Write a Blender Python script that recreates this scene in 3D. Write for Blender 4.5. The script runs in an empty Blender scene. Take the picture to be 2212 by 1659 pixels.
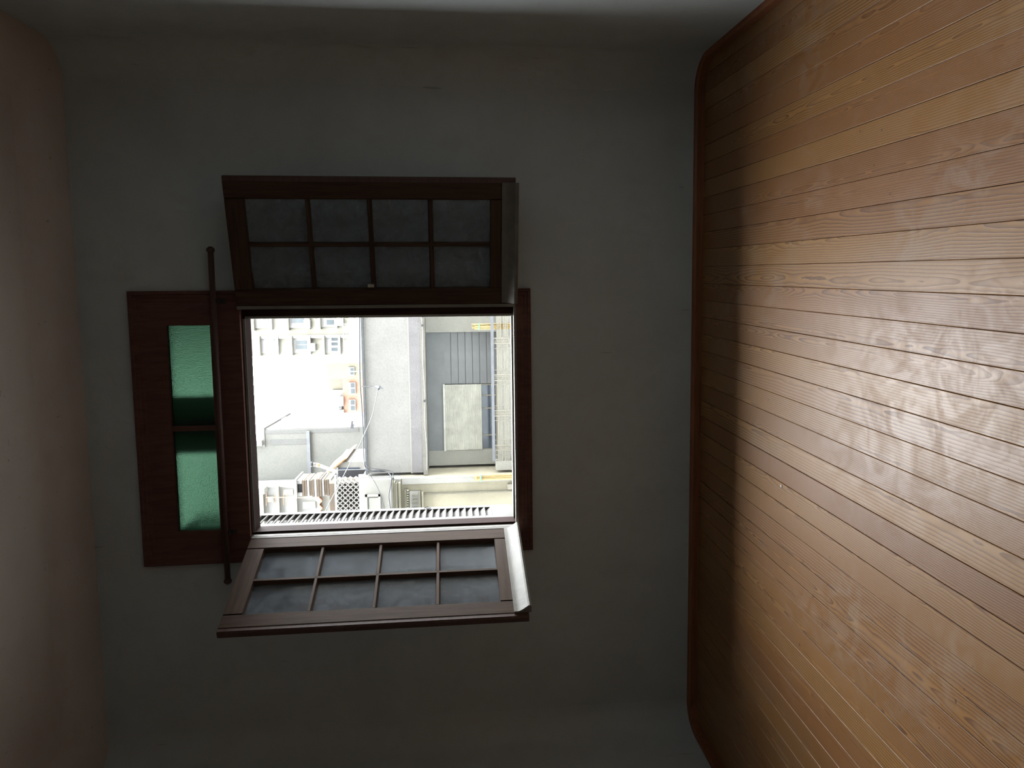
import bpy, bmesh, math, random
from mathutils import Vector, Matrix
random.seed(7)
PI = math.pi
SC = bpy.context.scene
COL = SC.collection

# ------------------------------------------------------------------ camera
IMG_W, IMG_H, FPX = 2212.0, 1659.0, 1460.0
CAM = Vector((0.0, -3.6, 1.3809))
A_R = Vector((0.9956720487, 0.0905961904, -0.0207244213))      # right of the held phone's upright view
A_U = Vector((0.0120640042, 0.0951160730, 0.9953930844))       # up
A_F = Vector((-0.0921500470, 0.9913350911, -0.0936114625))     # forward
cam_d = bpy.data.cameras.new('camera')
cam = bpy.data.objects.new('camera', cam_d); COL.objects.link(cam)
cam_d.sensor_fit = 'HORIZONTAL'; cam_d.sensor_width = 36.0
cam_d.lens = 36.0 * FPX / IMG_W
cam_d.clip_start = 0.05; cam_d.clip_end = 500
lx, ly, lz = -A_U, A_R, -A_F            # the phone was held on its side: image right is down
cam.matrix_world = Matrix(((lx.x, ly.x, lz.x, CAM.x), (lx.y, ly.y, lz.y, CAM.y), (lx.z, ly.z, lz.z, CAM.z), (0, 0, 0, 1)))
SC.camera = cam

# ------------------------------------------------------------------ light
SKY = 24.0
world = bpy.data.worlds.new('hazy_sky'); SC.world = world; world.use_nodes = True
bg = world.node_tree.nodes['Background']
bg.inputs[0].default_value = (0.93, 0.97, 1.0, 1); bg.inputs[1].default_value = SKY
vs = SC.view_settings
vs.view_transform = 'Standard'; vs.look = 'None'; vs.gamma = 1; vs.exposure = 0.3
vs.use_curve_mapping = False
SC.display_settings.display_device = 'sRGB'
SC.cycles.max_bounces = 5; SC.cycles.diffuse_bounces = 4; SC.cycles.glossy_bounces = 2; SC.cycles.transmission_bounces = 5; SC.cycles.transparent_max_bounces = 8
SC.cycles.use_adaptive_sampling = True; SC.cycles.adaptive_threshold = 0.06; SC.cycles.adaptive_min_samples = 20
SC.cycles.sample_clamp_indirect = 12
SC.cycles.use_denoising = True
portal_d = bpy.data.lights.new('window_portal', 'AREA'); portal_d.shape = 'RECTANGLE'
portal_d.size = 1.13; portal_d.size_y = 1.40
portal_d.cycles.is_portal = True
portal = bpy.data.objects.new('window_portal', portal_d); COL.objects.link(portal)
portal.location = (-0.535, 0.14, 1.72); portal.rotation_euler = (math.radians(-90), 0, 0)   # faces into the room

# ------------------------------------------------------------------ pixel helpers
def ray(px, py):
    a = (IMG_H / 2 - py) / FPX; b = -(px - IMG_W / 2) / FPX
    return A_R * a + A_U * b + A_F
def at(px, py, Y):
    d = ray(px, py); return CAM + d * ((Y - CAM.y) / d.y)
def rect(px0, px1, py0, py1, Y):
    mx, my = (px0 + px1) / 2, (py0 + py1) / 2
    return at(mx, py1, Y).x, at(mx, py0, Y).x, at(px1, my, Y).z, at(px0, my, Y).z    # x0 x1 z0 z1

# ------------------------------------------------------------------ mesh helpers
class MB:
    def __init__(s): s.v = []; s.f = []; s.smooth = False
    def box(s, x0, x1, y0, y1, z0, z1):
        n = len(s.v)
        s.v += [(x0, y0, z0), (x1, y0, z0), (x1, y1, z0), (x0, y1, z0), (x0, y0, z1), (x1, y0, z1), (x1, y1, z1), (x0, y1, z1)]
        s.f += [tuple(n + i for i in q) for q in ((3, 2, 1, 0), (4, 5, 6, 7), (0, 1, 5, 4), (1, 2, 6, 5), (2, 3, 7, 6), (3, 0, 4, 7))]
        return s
    def cbox(s, x0, x1, y0, y1, z0, z1, c):
        """box with its four long vertical-plane edges chamfered towards -Y"""
        n = len(s.v)
        pr = [(x0, y1), (x0, y0 + c), (x0 + c, y0), (x1 - c, y0), (x1, y0 + c), (x1, y1)]
        s.prism([(p[0], p[1]) for p in pr], z0, z1); return s
    def prism(s, pts, z0, z1):
        n = len(s.v); k = len(pts)
        s.v += [(p[0], p[1], z0) for p in pts] + [(p[0], p[1], z1) for p in pts]
        for i in range(k):
            j = (i + 1) % k
            s.f.append((n + i, n + j, n + k + j, n + k + i))
        s.f.append(tuple(n + i for i in reversed(range(k)))); s.f.append(tuple(n + k + i for i in range(k)))
        return s
    def quadstrip(s, A, B):
        n = len(s.v); k = len(A)
        s.v += list(A) + list(B)
        for i in range(k - 1): s.f.append((n + i, n + i + 1, n + k + i + 1, n + k + i))
        return s
    def loft(s, rings, closed=True, caps=True):
        n = len(s.v); k = len(rings[0])
        for r in rings: s.v += [tuple(p) for p in r]
        for a in range(len(rings) - 1):
            for i in range(k if closed else k - 1):
                j = (i + 1) % k
                s.f.append((n + a * k + i, n + a * k + j, n + (a + 1) * k + j, n + (a + 1) * k + i))
        if caps and closed:
            s.f.append(tuple(n + i for i in reversed(range(k)))); s.f.append(tuple(n + (len(rings) - 1) * k + i for i in range(k)))
        return s
    def tube(s, pts, r, seg=8):
        pts = [Vector(p) for p in pts]; rings = []
        for i, p in enumerate(pts):
            d = (pts[min(i + 1, len(pts) - 1)] - pts[max(i - 1, 0)]).normalized()
            h = Vector((0, 0, 1)) if abs(d.z) < .9 else Vector((1, 0, 0))
            u = d.cross(h).normalized(); w = u.cross(d)
            rr = r[i] if isinstance(r, (list, tuple)) else r
            rings.append([p + u * (rr * math.cos(2 * PI * k / seg)) + w * (rr * math.sin(2 * PI * k / seg)) for k in range(seg)])
        return s.loft(rings)
    def ringframe(s, prof, x0, x1, z0, z1):
        """profile (inset, y) swept round a rectangle in the XZ plane, mitred; closed profile"""
        def c(i, t): 
            return [(x0 + t, i, z0 + t), (x1 - t, i, z0 + t), (x1 - t, i, z1 - t), (x0 + t, i, z1 - t)]
        rings = [[(x0 + t, y, z0 + t), (x1 - t, y, z0 + t), (x1 - t, y, z1 - t), (x0 + t, y, z1 - t)] for t, y in prof]
        n = len(s.v); k = 4; m = len(rings)
        for r in rings: s.v += r
        for a in range(m):
            b = (a + 1) % m
            for i in range(4):
                j = (i + 1) % 4
                s.f.append((n + a * k + i, n + b * k + i, n + b * k + j, n + a * k + j))
        return s
    def mesh(s, name):
        me = bpy.data.meshes.new(name); me.from_pydata([tuple(v) for v in s.v], [], s.f)
        bm = bmesh.new(); bm.from_mesh(me); bmesh.ops.recalc_face_normals(bm, faces=bm.faces); bm.to_mesh(me); bm.free()
        if s.smooth:
            for p in me.polygons: p.use_smooth = True
        me.update(); return me
    def build(s, name, mat, parent=None, kind=None):
        me = s.mesh(name); me.materials.append(mat)
        return link(name, me, parent, kind)
def link(name, me, parent=None, kind=None):
    o = bpy.data.objects.new(name, me); COL.objects.link(o)
    if parent is not None: o.parent = parent
    if kind: o['kind'] = kind
    return o
def empty(name, loc=(0, 0, 0), parent=None):
    o = bpy.data.objects.new(name, None); COL.objects.link(o); o.location = loc; o.empty_display_size = .05
    if parent is not None: o.parent = parent
    return o
def tag(o, label, cat, group=None):
    o['label'] = label; o['category'] = cat
    if group: o['group'] = group
    return o
def struct(o, label=None, cat=None):
    o['kind'] = 'structure'
    if label: o['label'] = label
    if cat: o['category'] = cat
    return o

# ------------------------------------------------------------------ materials
class NT:
    def __init__(s, name):
        s.m = bpy.data.materials.new(name); s.m.use_nodes = True; s.t = s.m.node_tree; s.t.nodes.clear()
        s.out = s.n('ShaderNodeOutputMaterial')
    def n(s, typ, **kw):
        x = s.t.nodes.new(typ)
        for k, v in kw.items():
            if k.startswith('i_'):
                key = k[2:]; x.inputs[int(key) if key.isdigit() else key].default_value = v
            else: setattr(x, k, v)
        return x
    def l(s, a, b): s.t.links.new(a, b)
    def math(s, op, a, b=None, c=None, clamp=False):
        x = s.n('ShaderNodeMath', operation=op, use_clamp=clamp)
        for i, v in enumerate((a, b, c)):
            if v is None: continue
            if isinstance(v, (int, float)): x.inputs[i].default_value = v
            else: s.l(v, x.inputs[i])
        return x.outputs[0]
    def mix(s, f, a, b):
        x = s.n('ShaderNodeMix', data_type='RGBA')
        for i, v in ((0, f), (6, a), (7, b)):
            if isinstance(v, (int, float)): x.inputs[i].default_value = v
            elif isinstance(v, tuple): x.inputs[i].default_value = (*v, 1) if len(v) == 3 else v
            else: s.l(v, x.inputs[i])
        return x.outputs[2]
    def noise(s, scale, detail=4, rough=.55, vec=None, dist=0.0):
        x = s.n('ShaderNodeTexNoise'); x.inputs['Scale'].default_value = scale; x.inputs['Detail'].default_value = detail
        x.inputs['Roughness'].default_value = rough; x.inputs['Distortion'].default_value = dist
        if vec is not None: s.l(vec, x.inputs['Vector'])
        return x.outputs['Fac']
    def ramp(s, f, a, b):
        x = s.n('ShaderNodeMapRange'); s.l(f, x.inputs[0]); x.inputs[1].default_value = a; x.inputs[2].default_value = b
        return x.outputs[0]
    def coords(s, scale=(1, 1, 1), which='Object'):
        tc = s.n('ShaderNodeTexCoord'); mp = s.n('ShaderNodeMapping'); mp.inputs['Scale'].default_value = scale
        s.l(tc.outputs[which], mp.inputs[0]); return mp.outputs[0]
    def principled(s, col, rough=.6, bump=None, bstr=.3, bdist=.005, **kw):
        p = s.n('ShaderNodeBsdfPrincipled')
        if isinstance(col, tuple): p.inputs['Base Color'].default_value = (*col, 1)
        else: s.l(col, p.inputs['Base Color'])
        if isinstance(rough, (int, float)): p.inputs['Roughness'].default_value = rough
        else: s.l(rough, p.inputs['Roughness'])
        for k, v in kw.items(): p.inputs[k.replace('_', ' ')].default_value = v
        if bump is not None:
            b = s.n('ShaderNodeBump'); b.inputs['Strength'].default_value = bstr; b.inputs['Distance'].default_value = bdist
            s.l(bump, b.inputs['Height']); s.l(b.outputs[0], p.inputs['Normal'])
        s.l(p.outputs[0], s.out.inputs[0]); return p

def m_plain(name, col, rough=.6, var=.15, scale=6.0, bump=.15, bscale=60.0, which='Object', **kw):
    t = NT(name); v = t.coords(which=which)
    n1 = t.ramp(t.noise(scale, 5, .6, v), .3, .7)
    dark = tuple(c * (1 - var) for c in col); lite = tuple(min(1, c * (1 + var)) for c in col)
    c = t.mix(n1, dark, lite)
    t.principled(c, rough, t.noise(bscale, 3, .6, v), bump, .004, **kw); return t.m

def m_wood(name, dark, lite, scale=(40, 40, 3), rough=.45, spec=.4):
    t = NT(name); v = t.coords(scale)
    g = t.noise(1.0, 5, .65, v, .6)
    big = t.noise(2.2, 3, .5, t.coords((1, 1, 1)))
    f = t.math('ADD', t.math('MULTIPLY', t.ramp(g, .35, .65), .7), t.math('MULTIPLY', t.ramp(big, .3, .7), .3))
    t.principled(t.mix(f, dark, lite), rough, g, .25, .002, **{'Specular_IOR_Level': spec}); return t.m

def m_plaster(name, col, stain, rough=.85):
    t = NT(name); v = t.coords()
    a = t.ramp(t.noise(1.3, 3, .62, v), .35, .72)
    b = t.ramp(t.noise(9, 3, .65, v), .5, .8)
    c = t.mix(a, col, tuple(x * .86 for x in col)); c = t.mix(t.math('MULTIPLY', b, .35), c, stain)
    # thin scratches, mostly upright
    sv = t.coords((14, 14, 1.4)); sn = t.noise(2.3, 2, .5, sv)
    sc = t.math('MULTIPLY', t.ramp(sn, .735, .76), .45)
    c = t.mix(sc, c, tuple(x * .35 for x in col))
    t.principled(c, rough, t.noise(30, 3, .75, v), .35, .004); return t.m

def m_pine():
    t = NT('pine_boards'); tc = t.n('ShaderNodeTexCoord'); oi = t.n('ShaderNodeObjectInfo')
    rnd = oi.outputs['Random']
    sep = t.n('ShaderNodeSeparateXYZ'); t.l(tc.outputs['Object'], sep.inputs[0])
    x, y = sep.outputs[0], sep.outputs[1]
    seed = t.math('MULTIPLY', rnd, 91.7)
    def n1(sx, sy, off, detail=2.0, rough=.5):
        cx = t.n('ShaderNodeCombineXYZ')
        t.l(t.math('MULTIPLY', x, sx), cx.inputs[0]); t.l(t.math('MULTIPLY', y, sy), cx.inputs[1]); t.l(t.math('ADD', seed, off), cx.inputs[2])
        return t.noise(1.0, detail, rough, cx.outputs[0])
    r2 = t.math('FRACT', t.math('MULTIPLY', rnd, 17.31)); r3 = t.math('FRACT', t.math('MULTIPLY', rnd, 53.77)); r4 = t.math('FRACT', t.math('MULTIPLY', rnd, 131.9))
    # distance from the pith: shallow under flat-sawn boards, far aside under quarter-sawn ones
    off = t.math('MULTIPLY', t.math('SUBTRACT', r2, .5), .11)
    u = t.math('ADD', t.math('ADD', x, off), t.math('MULTIPLY', t.math('SUBTRACT', n1(3, .9, 3.1), .5), .035))
    d = t.math('ADD', t.math('MULTIPLY', t.math('SUBTRACT', n1(0.0, .75, 7.7, 2.5, .5), .5), .17), .004)
    d = t.math('ADD', d, t.math('MULTIPLY', t.math('SUBTRACT', n1(26, 9, 1.3, 1.5, .6), .5), .016))
    r = t.math('SQRT', t.math('ADD', t.math('MULTIPLY', u, u), t.math('MULTIPLY', d, d)))
    freq = t.math('ADD', 85.0, t.math('MULTIPLY', r3, 95.0))
    ph = t.math('FRACT', t.math('ADD', t.math('MULTIPLY', r, freq), seed))
    late = t.math('POWER', ph, 1.9)                                  # slow to dark, then a sharp edge
    soft = t.math('MULTIPLY', t.math('SUBTRACT', 1.0, ph), 12.0, clamp=True)
    late = t.math('MULTIPLY', late, soft)
    fine = n1(700, 9, 5.5, 1, .6)
    band = t.ramp(n1(5, .9, 9.9, 1, .6), .35, .68)
    lite = t.mix(r3, (.40, .212, .064), (.345, .167, .050)); lite = t.mix(t.math('MULTIPLY', r4, .65), lite, (.275, .112, .040))
    dark = t.mix(r2, (.115, .038, .0125), (.085, .029, .0125))
    amt = t.math('MULTIPLY', late, t.math('ADD', .66, t.math('MULTIPLY', band, .5)))
    c = t.mix(amt, lite, dark)
    c = t.mix(t.math('MULTIPLY', t.ramp(fine, .45, .8), .16), c, (.24, .12, .055))
    c = t.mix(t.math('MULTIPLY', t.ramp(n1(2.2, .8, 13.3, 2, .6), .5, .75), .28), c, (.25, .12, .06))
    # worn and scuffed patches in room space, with little dark dents
    geo = t.n('ShaderNodeNewGeometry'); P = geo.outputs['Position']
    w1 = t.ramp(t.noise(1.15, 2, .6, P), .47, .66); w2 = t.ramp(t.noise(9, 4, .7, P, 1.2), .42, .64)
    scuff = t.math('MULTIPLY', t.math('MULTIPLY', w1, w2), .34)
    c = t.mix(scuff, c, (.40, .33, .26))
    dn = t.ramp(t.noise(38, 1, .4, P), .775, .80)
    c = t.mix(t.math('MULTIPLY', dn, .75), c, (.06, .035, .02))
    rough = t.math('ADD', .44, t.math('ADD', t.math('MULTIPLY', w2, .10), t.math('MULTIPLY', late, .05)))
    h = t.math('ADD', t.math('MULTIPLY', late, .5), t.math('MULTIPLY', t.noise(14, 2, .6, P), 1.2))
    t.principled(c, rough, h, .16, .0015, **{'Specular_IOR_Level': .62}); return t.m

def m_glass(name, tint=(.93, .96, .97), dust_haze=.10, hazecol=(.55, .58, .6), rough=.03):
    t = NT(name); v = t.coords()
    tr = t.n('ShaderNodeBsdfTransparent'); tr.inputs[0].default_value = (*tint, 1)
    gl = t.n('ShaderNodeBsdfGlossy'); gl.inputs['Roughness'].default_value = rough; gl.inputs[0].default_value = (1, 1, 1, 1)
    b = t.n('ShaderNodeBump'); b.inputs['Strength'].default_value = .06; b.inputs['Distance'].default_value = .01
    t.l(t.noise(9, 2, .5, v), b.inputs['Height']); t.l(b.outputs[0], gl.inputs['Normal'])
    fr = t.n('ShaderNodeFresnel'); fr.inputs[0].default_value = 1.36
    m1 = t.n('ShaderNodeMixShader'); t.l(fr.outputs[0], m1.inputs[0]); t.l(tr.outputs[0], m1.inputs[1]); t.l(gl.outputs[0], m1.inputs[2])
    df = t.n('ShaderNodeBsdfDiffuse'); df.inputs[0].default_value = (*hazecol, 1)
    tl = t.n('ShaderNodeBsdfTranslucent'); tl.inputs[0].default_value = (*hazecol, 1)
    md = t.n('ShaderNodeMixShader'); md.inputs[0].default_value = .4; t.l(df.outputs[0], md.inputs[1]); t.l(tl.outputs[0], md.inputs[2])
    m2 = t.n('ShaderNodeMixShader')
    f = t.math('MULTIPLY', t.math('ADD', .35, t.math('MULTIPLY', t.ramp(t.noise(12, 6, .7, v, .5), .35, .75), .9)), dust_haze)
    t.l(f, m2.inputs[0]); t.l(m1.outputs[0], m2.inputs[1]); t.l(md.outputs[0], m2.inputs[2])
    t.l(m2.outputs[0], t.out.inputs[0]); return t.m

def m_green():
    t = NT('green_textured_glass'); v = t.coords()
    p = t.n('ShaderNodeBsdfPrincipled')
    t.l(t.mix(t.ramp(t.noise(150, 3, .7, t.coords((1, 1, .35))), .3, .7), (.0052, .0128, .0078), (.0095, .0200, .0125)), p.inputs['Base Color']); p.inputs['Roughness'].default_value = .22
    p.inputs['Transmission Weight'].default_value = 1.0; p.inputs['IOR'].default_value = 1.35
    w = t.noise(210, 2, .5, t.coords((1, 1, .8)))
    b = t.n('ShaderNodeBump'); b.inputs['Strength'].default_value = .5; b.inputs['Distance'].default_value = .003
    t.l(w, b.inputs['Height']); t.l(b.outputs[0], p.inputs['Normal'])
    tl = t.n('ShaderNodeBsdfTranslucent'); tl.inputs[0].default_value = (.030, .085, .050, 1)
    m = t.n('ShaderNodeMixShader'); m.inputs[0].default_value = .22
    t.l(p.outputs[0], m.inputs[1]); t.l(tl.outputs[0], m.inputs[2]); t.l(m.outputs[0], t.out.inputs[0]); return t.m

def m_concrete(name, col, stain, sscale=1.2, speck=.25, bump=.5, bscale=30):
    t = NT(name); v = t.coords()
    a = t.ramp(t.noise(sscale, 6, .65, v), .38, .68); b = t.ramp(t.noise(sscale * 22, 3, .7, v), .45, .7)
    c = t.mix(t.math('MULTIPLY', a, .6), col, stain); c = t.mix(t.math('MULTIPLY', b, speck), c, tuple(x * .45 for x in col))
    t.principled(c, .9, t.noise(bscale, 4, .7, v), bump, .02); return t.m

def m_brick(name):
    t = NT(name); v = t.coords((1, 1, 1)); sw = t.n('ShaderNodeSeparateXYZ'); t.l(v, sw.inputs[0])
    cb = t.n('ShaderNodeCombineXYZ'); t.l(sw.outputs[0], cb.inputs[0]); t.l(sw.outputs[2], cb.inputs[1])
    b = t.n('ShaderNodeTexBrick'); t.l(cb.outputs[0], b.inputs['Vector'])
    b.inputs['Color1'].default_value = (.17, .072, .044, 1); b.inputs['Color2'].default_value = (.20, .092, .058, 1); b.inputs['Mortar'].default_value = (.20, .16, .13, 1)
    b.inputs['Scale'].default_value = 2.0
    t.principled(b.outputs[0], .9); return t.m

M = {}
M['wall'] = m_plaster('wall_plaster', (.52, .565, .565), (.375, .41, .405))
M['outer'] = m_plaster('dark_front_render', (.17, .165, .155), (.11, .11, .10))  # kept dark so the unseen front throws little light across the street
M['ceiling'] = m_plaster('ceiling_paint', (.55, .49, .45), (.46, .40, .36))
M['pine'] = m_pine()
M['subfloor'] = m_plain('subfloor_dirt', (.02, .015, .01), .9)
M['baseboard'] = m_wood('baseboard_wood', (0.170, 0.060, 0.027), (0.323, 0.122, 0.054), (3, 40, 60), .4)
M['wood'] = m_wood('window_wood', (.038, .0225, .0145), (.080, .048, .030), (60, 60, 4), .62, .12)
M['woodh'] = m_wood('window_wood_rails', (.038, .0225, .0145), (.080, .048, .030), (4, 60, 60), .62, .12)
M['cream'] = m_plain('cream_old_paint', (0.1700, 0.1615, 0.1360), .55, .16, 11, .3, 50)
M['slat'] = m_plain('shutter_paint', (0.0530, 0.0476, 0.0408), .6, .14, 8, .2, 40)
M['casing'] = m_wood('casing_wood', (.085, .040, .033), (.155, .074, .058), (40, 40, 5), .6, .15)
M['jamb'] = m_wood('dark_jamb_wood', (.016, .0075, .007), (.034, .016, .013), (60, 60, 4), .65, .05)  # darker brown than the sash wood
M['glass'] = m_glass('dusty_hazed_glass', dust_haze=.42, hazecol=(.33, .37, .41), rough=.13)  # blue-grey film mixes real dust with painted-in haze and sky sheen
M['drippaint'] = m_plain('grey_drip_paint', (.13, .12, .10), .65, .2, 14, .3, 50)  # greyer and darker than the other leaf's cream drip
M['green'] = m_green()
M['iron'] = m_plain('dark_iron', (.03, .028, .028), .5, .3, 30, .3, 90)
M['brass'] = m_plain('worn_latch_metal', (.55, .52, .42), .4, .2, 40, .1, 90, Metallic=.6)
M['rod'] = m_wood('curtain_rod_wood', (.055, .03, .025), (.10, .055, .044), (3, 60, 60), .5)
M['chip'] = m_plain('white_chip', (.8, .82, .84), .5)

# ------------------------------------------------------------------ room shell
K = math.tan(math.radians(4.04))            # side walls and boards run 4 degrees off square to the window wall
CEIL, BACK, TH = 3.22, -5.2, 0.30
XL, XR = -2.315, 1.36
def corners(d):
    n = math.sqrt(1 + K * K)
    return [(XL + d * n - K * d, -d), (XR - d * n - K * d, -d), (XR - d * n + K * (BACK + d), BACK + d), (XL + d * n + K * (BACK + d), BACK + d)]
def loop(d, rad=.15, seg=8):
    """rounded room outline inset by d; per corner a list of arc points, order FL FR BR BL"""
    P = [Vector(p) for p in corners(d)]; out = []
    r = max(rad - d, .03)
    for i in range(4):
        p, a, b = P[i], P[i - 1], P[(i + 1) % 4]
        u, w = (a - p).normalized(), (b - p).normalized()
        ang = u.angle(w); t = r / math.tan(ang / 2); cpt = p + (u + w).normalized() * (r / math.sin(ang / 2))
        s, e = p + u * t - cpt, p + w * t - cpt
        tot = s.angle_signed(e)
        arc = []
        for k in range(seg + 1):
            th = -tot * k / seg
            arc.append((cpt.x + s.x * math.cos(th) - s.y * math.sin(th), cpt.y + s.x * math.sin(th) + s.y * math.cos(th)))
        out.append(arc)
    return out
ARC = loop(0.0)
OX0, OX1, OZ0, OZ1 = -1.173, .098, 1.0, 2.905            # hole in the wall
# front wall with the window hole, 30 cm thick
ax0, ax1 = ARC[0][-1][0], ARC[1][0][0]
f = MB()
f.box(ax0, OX0, 0, TH, 0, CEIL + .2); f.box(OX1, ax1, 0, TH, 0, CEIL + .2)
f.box(OX0, OX1, 0, TH, 0, OZ0); f.box(OX0, OX1, 0, TH, OZ1, CEIL + .2)
f.box(-5.5, ax0, .14, TH, 0, CEIL + .2); f.box(ax1, 4.5, .14, TH, 0, CEIL + .2)
f.box(-5.5, 4.5, .10, TH, -9, -.12); f.box(-5.5, 4.5, 0.0, TH, -.12, 0)
struct(f.build('wall_front', M['wall']), 'dark grey plaster wall around the open window', 'wall')
# rest of our own house front, unseen, raised high to shade the street
f = MB()
f.box(-34, -5.5, .0, TH, -9, 23); f.box(4.5, 32, 0, TH, -9, 23); f.box(-5.5, 4.5, 0, TH, CEIL + .2, 23)
f.box(-2.4, 1.3, TH, 1.0, 3.26, 3.40)  # added unseen slab over the window, keeps the floor by the wall dark
struct(f.build('wall_outer', M['outer']), 'unseen street front of our house, raised to shade the street, with an added shading slab', 'wall')
def wall_strip(pts, name, label, back):
    m = MB(); m.smooth = True
    m.quadstrip([(x, y, 0) for x, y in pts], [(x, y, CEIL + .2) for x, y in pts])
    m.quadstrip([(x, y, 0) for x, y in back], [(x, y, CEIL + .2) for x, y in back])
    m.smooth = True
    o = m.build(name, M['wall']); struct(o, label, 'wall'); return o
pr = ARC[1] + ARC[2][:1]; pl = ARC[3][-1:] + ARC[0]
wall_strip(pr, 'wall_right', 'grey plaster side wall rounding into the window wall, above the photo', [(pr[0][0] + .3, .14), (XR + .35, .14), (XR + .35 + K * BACK, BACK)])
wall_strip(pl, 'wall_left', 'grey plaster side wall rounding into the window wall, darkest corner', [(XL - .35 + K * BACK, BACK), (XL - .35, .14), (ax0 - .3, .14)])
wall_strip(ARC[2] + ARC[3], 'wall_back', 'grey plaster wall behind the camera', [(XR + .35 + K * BACK, BACK - .2), (XL - .35 + K * BACK, BACK - .2)])
# ceiling: border strip, shallow cove step, raised field
def flat(l): return [p for a in l for p in a]
L0, L1, L2, L3, L4 = (flat(loop(d, .19)) for d in (-.06, .20, .235, .27, .31))
c = MB(); c.smooth = True
rings = [[(x, y, z) for x, y in l] for l, z in ((L0, CEIL), (L1, CEIL), (L2, CEIL + .035), (L3, CEIL + .055), (L4, CEIL + .06))]
c.loft(rings, True, False); n0 = len(c.v)
c.v += [(x, y, CEIL + .06) for x, y in L4]; c.f.append(tuple(range(n0, n0 + len(L4))))
co = c.build('ceiling', M['ceiling']); struct(co, 'pale ceiling warmed by the floor, with a shallow border', 'ceiling')
tp = MB(); tp.box(-3.4, 2.2, BACK - .3, .3, CEIL + .08, CEIL + .26).build('ceiling_slab', M['ceiling'], co)
# floor: dark ground with single pine boards
fl = MB(); fl.box(-3.3, 1.8, BACK - .3, 0.0, -.12, -.024)
floor = struct(fl.build('floor', M['subfloor']), 'old pine board floor with dark gaps between the boards', 'floor')
BW = .0905; L = 5.2
bm_board = MB()
hw = .5; prf = [(-hw, -.022), (hw, -.022), (hw, -.0012), (hw - .012, 0), (-hw + .012, 0), (-hw, -.0012)]
# unit-width board kept at true width in the mesh, so grain is not stretched
w2 = (BW - .0014) / 2
prf = [(-w2, -.022), (w2, -.022), (w2, -.0010), (w2 - .0012, 0), (-w2 + .0012, 0), (-w2, -.0010)]
rings = [[(px_, yy, pz) for px_, pz in prf] for yy in (0.0, -L)]
board_me = bm_board.loft(rings).mesh('floor_board'); board_me.materials.append(M['pine'])
th = -math.radians(4.04)
i0 = math.ceil((XL - .1 - .284) / BW); i1 = math.floor((XR + .42 - .284) / BW)
for i in range(i0, i1 + 1):
    xw = .284 + (i + .5) * BW
    if xw + BW / 2 > XR + .40: continue
    o = link('floor_board', board_me, floor)
    o.location = (xw, -.004, random.uniform(-.0007, .0003)); o.rotation_euler = (0, random.uniform(-.004, .004), th + random.uniform(-.00006, .00006))
    o.scale = (1 - random.choice((0, 0, 0, .004, .008, .016)), 1, 1)
# baseboards
def baseboard(ptsA, ptsB, name, label, h=.052):
    m = MB(); n = len(ptsA)
    sec = []
    for (xa, ya), (xb, yb) in zip(ptsA, ptsB):
        mx, my = xa * .35 + xb * .65, ya * .35 + yb * .65
        sec.append([(xa, ya, 0), (xb, yb, 0), (xb, yb, h - .014), (mx, my, h - .004), (xa, ya, h)])
    m.loft(sec); o = m.build(name, M['baseboard']); struct(o, label, 'baseboard')
LB = loop(.02)
baseboard([(ax0, 0), (ax1, 0)], [(ax0, -.02), (ax1, -.02)], 'baseboard_front', 'low reddish wooden baseboard under the window')
baseboard(ARC[1] + ARC[2][:1], LB[1] + LB[2][:1], 'baseboard_right', 'low dark wooden baseboard along the side wall at the top of the photo')
baseboard(ARC[3][-1:] + ARC[0], LB[3][-1:] + LB[0], 'baseboard_left', 'low dark wooden baseboard along the side wall at the bottom of the photo')

# ------------------------------------------------------------------ window
win = struct(empty('window_1', (-.535, 0, 1.0)), 'tall wooden window with two inward casements, green transom and outside shutters', 'window')
WL = Vector(win.location)
class WM(MB):
    """mesh in room coordinates, stored relative to the window empty"""
    def build(s, name, mat, parent=None, kind=None):
        s.v = [tuple(Vector(v) - WL) for v in s.v]
        return MB.build(s, name, mat, parent or win, kind)
CX0, CX1, CZ0, CZ1 = -1.248, .1735, .9385, 2.976
prof = [(0, 0.0), (0, -.020), (.006, -.026), (.016, -.026), (.020, -.019), (.032, -.019), (.038, -.013), (.052, -.013), (.056, -.009), (.075, -.009), (.075, .0)]
def side_frame(name, prof, x0, x1, z0, z1, mats, cls=WM):
    """the ring split at its mitres into four members"""
    seq = [((x0, z0), (x1, z0), (1, 1), (-1, 1)), ((x1, z0), (x1, z1), (-1, 1), (-1, -1)), ((x1, z1), (x0, z1), (-1, -1), (1, -1)), ((x0, z1), (x0, z0), (1, -1), (1, 1))]
    res = []
    for k, (a, b, da, db) in enumerate(seq):
        m = cls(); m.loft([[(a[0] + da[0] * t, y, a[1] + da[1] * t) for t, y in prof], [(b[0] + db[0] * t, y, b[1] + db[1] * t) for t, y in prof]])
        res.append(m.build(name, mats[k % 2]))
    return res
side_frame('casing_board', prof, CX0, CX1, CZ0, CZ1, (M['casing'], M['casing']))
# fixed frame
FX0, FX1, FZ0, FZ1 = -1.100, .030, 1.020, 2.420
def mem(name, x0, x1, y0, y1, z0, z1, mat, parent=None):
    return WM().box(x0, x1, y0, y1, z0, z1).build(name, mat, parent)
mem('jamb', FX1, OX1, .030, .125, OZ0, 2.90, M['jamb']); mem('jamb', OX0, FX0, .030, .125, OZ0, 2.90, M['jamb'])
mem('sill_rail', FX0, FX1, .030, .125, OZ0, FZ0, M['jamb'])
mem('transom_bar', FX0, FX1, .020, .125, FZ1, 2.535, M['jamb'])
mem('transom_bar_face', OX0, OX1, -.012, .020, 2.436, 2.535, M['casing'])
mem('head_rail', FX0, FX1, .030, .125, 2.855, 2.90, M['woodh'])
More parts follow.
